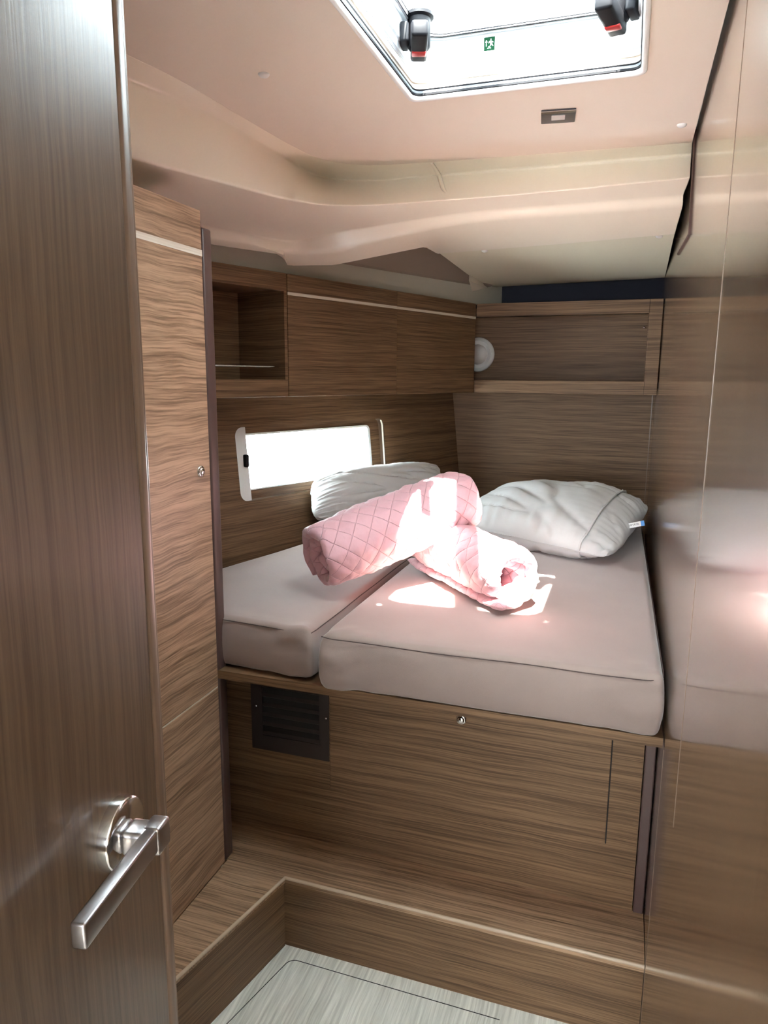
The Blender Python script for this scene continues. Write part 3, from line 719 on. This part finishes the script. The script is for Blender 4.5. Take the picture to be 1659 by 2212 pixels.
ih = int(110*(math.asin(.70)/math.pi+.5))
bm = bmesh.new(); tube(bm, [cpos(ih, j, 1) for j in range(0, 91, 2)]+[cpos(ih, j, -1) for j in range(88, 1, -2)], .0035, 8, True)
part('hem', bm, M['cotton'], pcase, True)
bm = bmesh.new(); tube(bm, [prpos(i, 0, 1)+Vector((0, -.003, .002)) for i in range(4, 106, 2)], .0016, 8)
part('seam', bm, M['cotton'], pr, True)
from mathutils.bvhtree import BVHTree
bvh = BVHTree.FromPolygons([pr.matrix_basis @ v.co for v in pr.data.vertices], [p.vertices[:] for p in pr.data.polygons])
hit = bvh.ray_cast(CAM, ray(1362, 1136).normalized())
if hit[0]:
    c0, n0 = hit[0], hit[1]
    if n0.dot(CAM-c0) < 0: n0 = -n0
    n0 = Vector((-.30, -.90, .32)).normalized(); e1 = Vector((.95, 0, .22)); e1 = (e1-n0*e1.dot(n0)).normalized(); e2 = n0.cross(e1); c0 = c0+Vector((.012, -.012, .006))
    FT2 = Matrix(((e1.x, e2.x, n0.x, c0.x), (e1.y, e2.y, n0.y, c0.y), (e1.z, e2.z, n0.z, c0.z), (0, 0, 0, 1)))
    tgo = part('tag', B((-.030, -.009, .003), (.024, .009, .0042), FT2), M['paper'], pr, label='small white woven tag')
    part('tag_end', B((.024, -.009, .003), (.036, .009, .0044), FT2), M['blue'], tgo, label='blue tag end')
    part('tag_text', text_bm('LAPPT\u00c5TEL', .0085, FT2 @ Matrix.Translation((-.003, 0, .0044))), M['ink'], tgo, label='black lettering')
pl, plpos = pillow('pillow', (-1.12, 2.47, .95), (-.74, 3.10, .94), (-.83, 3.23, 1.115), (-1.19, 2.60, 1.115), .25, 'white pillow propped against the hull window behind the pink roll', 11, flat_z=mz, up_share=.5, pinch=.03, rnd=.13)

# ------------------------------------------------------------------ rolled quilts
def roll(name, A, Bp, R, turns, t0, label, seed, start=0.0, tail=0.0, squash=.94, cone=.03, flat_z=None, rin=.022, sense=1):
    A = Vector(A); Bp = Vector(Bp); Lg = (Bp-A).length; ax_ = (Bp-A).normalized()
    side = ax_.cross(Vector((0, 0, 1))).normalized(); upv = side.cross(ax_)
    ns_, nl = 260, 90
    tail_s = tail/(tail+2*math.pi*turns*(R*.62)) if tail > 0 else 0
    t = bmesh.new(); uvl = t.loops.layers.uv.new('sheet')
    # arc-length table of the spiral
    th_end = start; th0 = start-2*math.pi*turns
    def cen(s):
        th = th0+2*math.pi*turns*s+(tail/R)*s*0; r = rin+(R-t0*.5-rin)*min(1, s*1.05)**.8
        if tail > 0 and s > 1-tail_s:          # last stretch lies flat, running out from under the roll
            g = (s-(1-tail_s))/tail_s; thb = -math.pi/2
            return g*tail*1.0, -r, thb, r, 0.0, -1.0
        if tail > 0: th = (-math.pi/2)-2*math.pi*turns*(1-s/(1-tail_s))
        return r*math.cos(th), r*math.sin(th), th, r, math.cos(th), math.sin(th)
    tabs = [0.0]; pv = cen(0)
    for i in range(1, ns_+1):
        c = cen(i/ns_); tabs.append(tabs[-1]+math.hypot(c[0]-pv[0], c[1]-pv[1])); pv = c
    dq = .058
    ring = []; uvs = {}
    def vert(i, k, s):
        f_ = i/ns_; x, y, th, r, ex, ey = cen(f_); a = tabs[i]; b = Lg*(k/nl-.5)
        # unit outward normal
        q = min(abs(math.sin(math.pi*(a+b)/dq)), abs(math.sin(math.pi*(a-b)/dq)))**.45
        tk = t0*(.74+.26*q)
        e_ = .022; dend = Lg/2-abs(b)
        if dend < e_: tk *= math.sqrt(max(0.0, 1-(1-dend/e_)**2))*.97+.03
        de = min(f_, 1-f_)*tabs[-1]
        if de < .015: tk *= math.sqrt(max(0.0, 1-(1-de/.015)**2))*.95+.05
        wob = .035*noise.noise(Vector((ex*1.5, ey*1.5, b*5+seed)))
        nearend = math.exp(-(dend/.05)**2)
        wob += -.10*nearend+.09*nearend*noise.noise(Vector((a*26, seed, b*9)))
        if tail > 0 and f_ > 1-tail_s: wob *= .2; tk *= .6
        off = r*wob+(tk*.5 if s > 0 else -tk*.5)
        X = x+ex*off; Y = y+ey*off
        # crumple shared by both faces
        w1 = .006*noise.noise(Vector((X*22, Y*22, b*14+seed)))+.0025*noise.noise(Vector((X*60, Y*60, b*50+seed)))
        X += ex*w1; Y += ey*w1
        bb = b - math.copysign(1, b)*cone*(1-f_)**1.5*min(1, abs(b)/(Lg/2))*1.0 + .010*nearend*noise.noise(Vector((th*.9, f_*7, seed+2)))
        p = (A+Bp)/2+ax_*bb+side*X+upv*(Y*squash)
        if flat_z is not None:
            zz = p.z-(flat_z+.004)
            if zz < 0: p = Vector((p.x, p.y, flat_z+.004+zz*.04)) 
        return p, (a, b)
    V = {}
    for i in range(ns_+1):
        for k in range(nl+1):
            for s in (1, -1):
                p, uv = vert(i, k, s); V[i, k, s] = (t.verts.new(p), uv)
    def quad(c):
        f_ = t.faces.new([V[x][0] for x in c]); f_.smooth = True
        for lpp, x in zip(f_.loops, c): lpp[uvl].uv = V[x][1]
    for i in range(ns_):
        for k in range(nl):
            quad([(i, k, 1), (i+1, k, 1), (i+1, k+1, 1), (i, k+1, 1)]); quad([(i, k+1, -1), (i+1, k+1, -1), (i+1, k, -1), (i, k, -1)])
        quad([(i, 0, -1), (i+1, 0, -1), (i+1, 0, 1), (i, 0, 1)]); quad([(i, nl, 1), (i+1, nl, 1), (i+1, nl, -1), (i, nl, -1)])
    for k in range(nl):
        quad([(0, k, 1), (0, k+1, 1), (0, k+1, -1), (0, k, -1)]); quad([(ns_, k+1, 1), (ns_, k, 1), (ns_, k, -1), (ns_, k+1, -1)])
    return tag(part(name, t, M['quilt'], None, True), label, 'quilt')
roll('rolled_quilt', (-.60, 2.17, ZT+.105), (-.245, 1.80, ZT+.100), .102, 1.75, .044, 'rolled pink quilt lying on the mattress, its open spiral end facing right', 2, start=2.2, flat_z=ZT+.004, tail=.055, rin=.03, cone=.04)
roll('rolled_quilt', (-.79, 1.76, ZT+.108), (-.45, 2.14, ZT+.240), .116, 2.3, .038, 'rolled pink quilt resting slantwise on top of the other roll', 8, start=4.0, flat_z=ZT+.004)

# boom over the deck, whose shade falls through the hatch
bm = bmesh.new(); tube(bm, [(1.395, -6, 4.4), (-.145, .7, 4.4)], .045, 20)
tag(part('boom', bm, M['alu'], None, True), 'white metal boom above the deck, outside the hatch', 'boom')
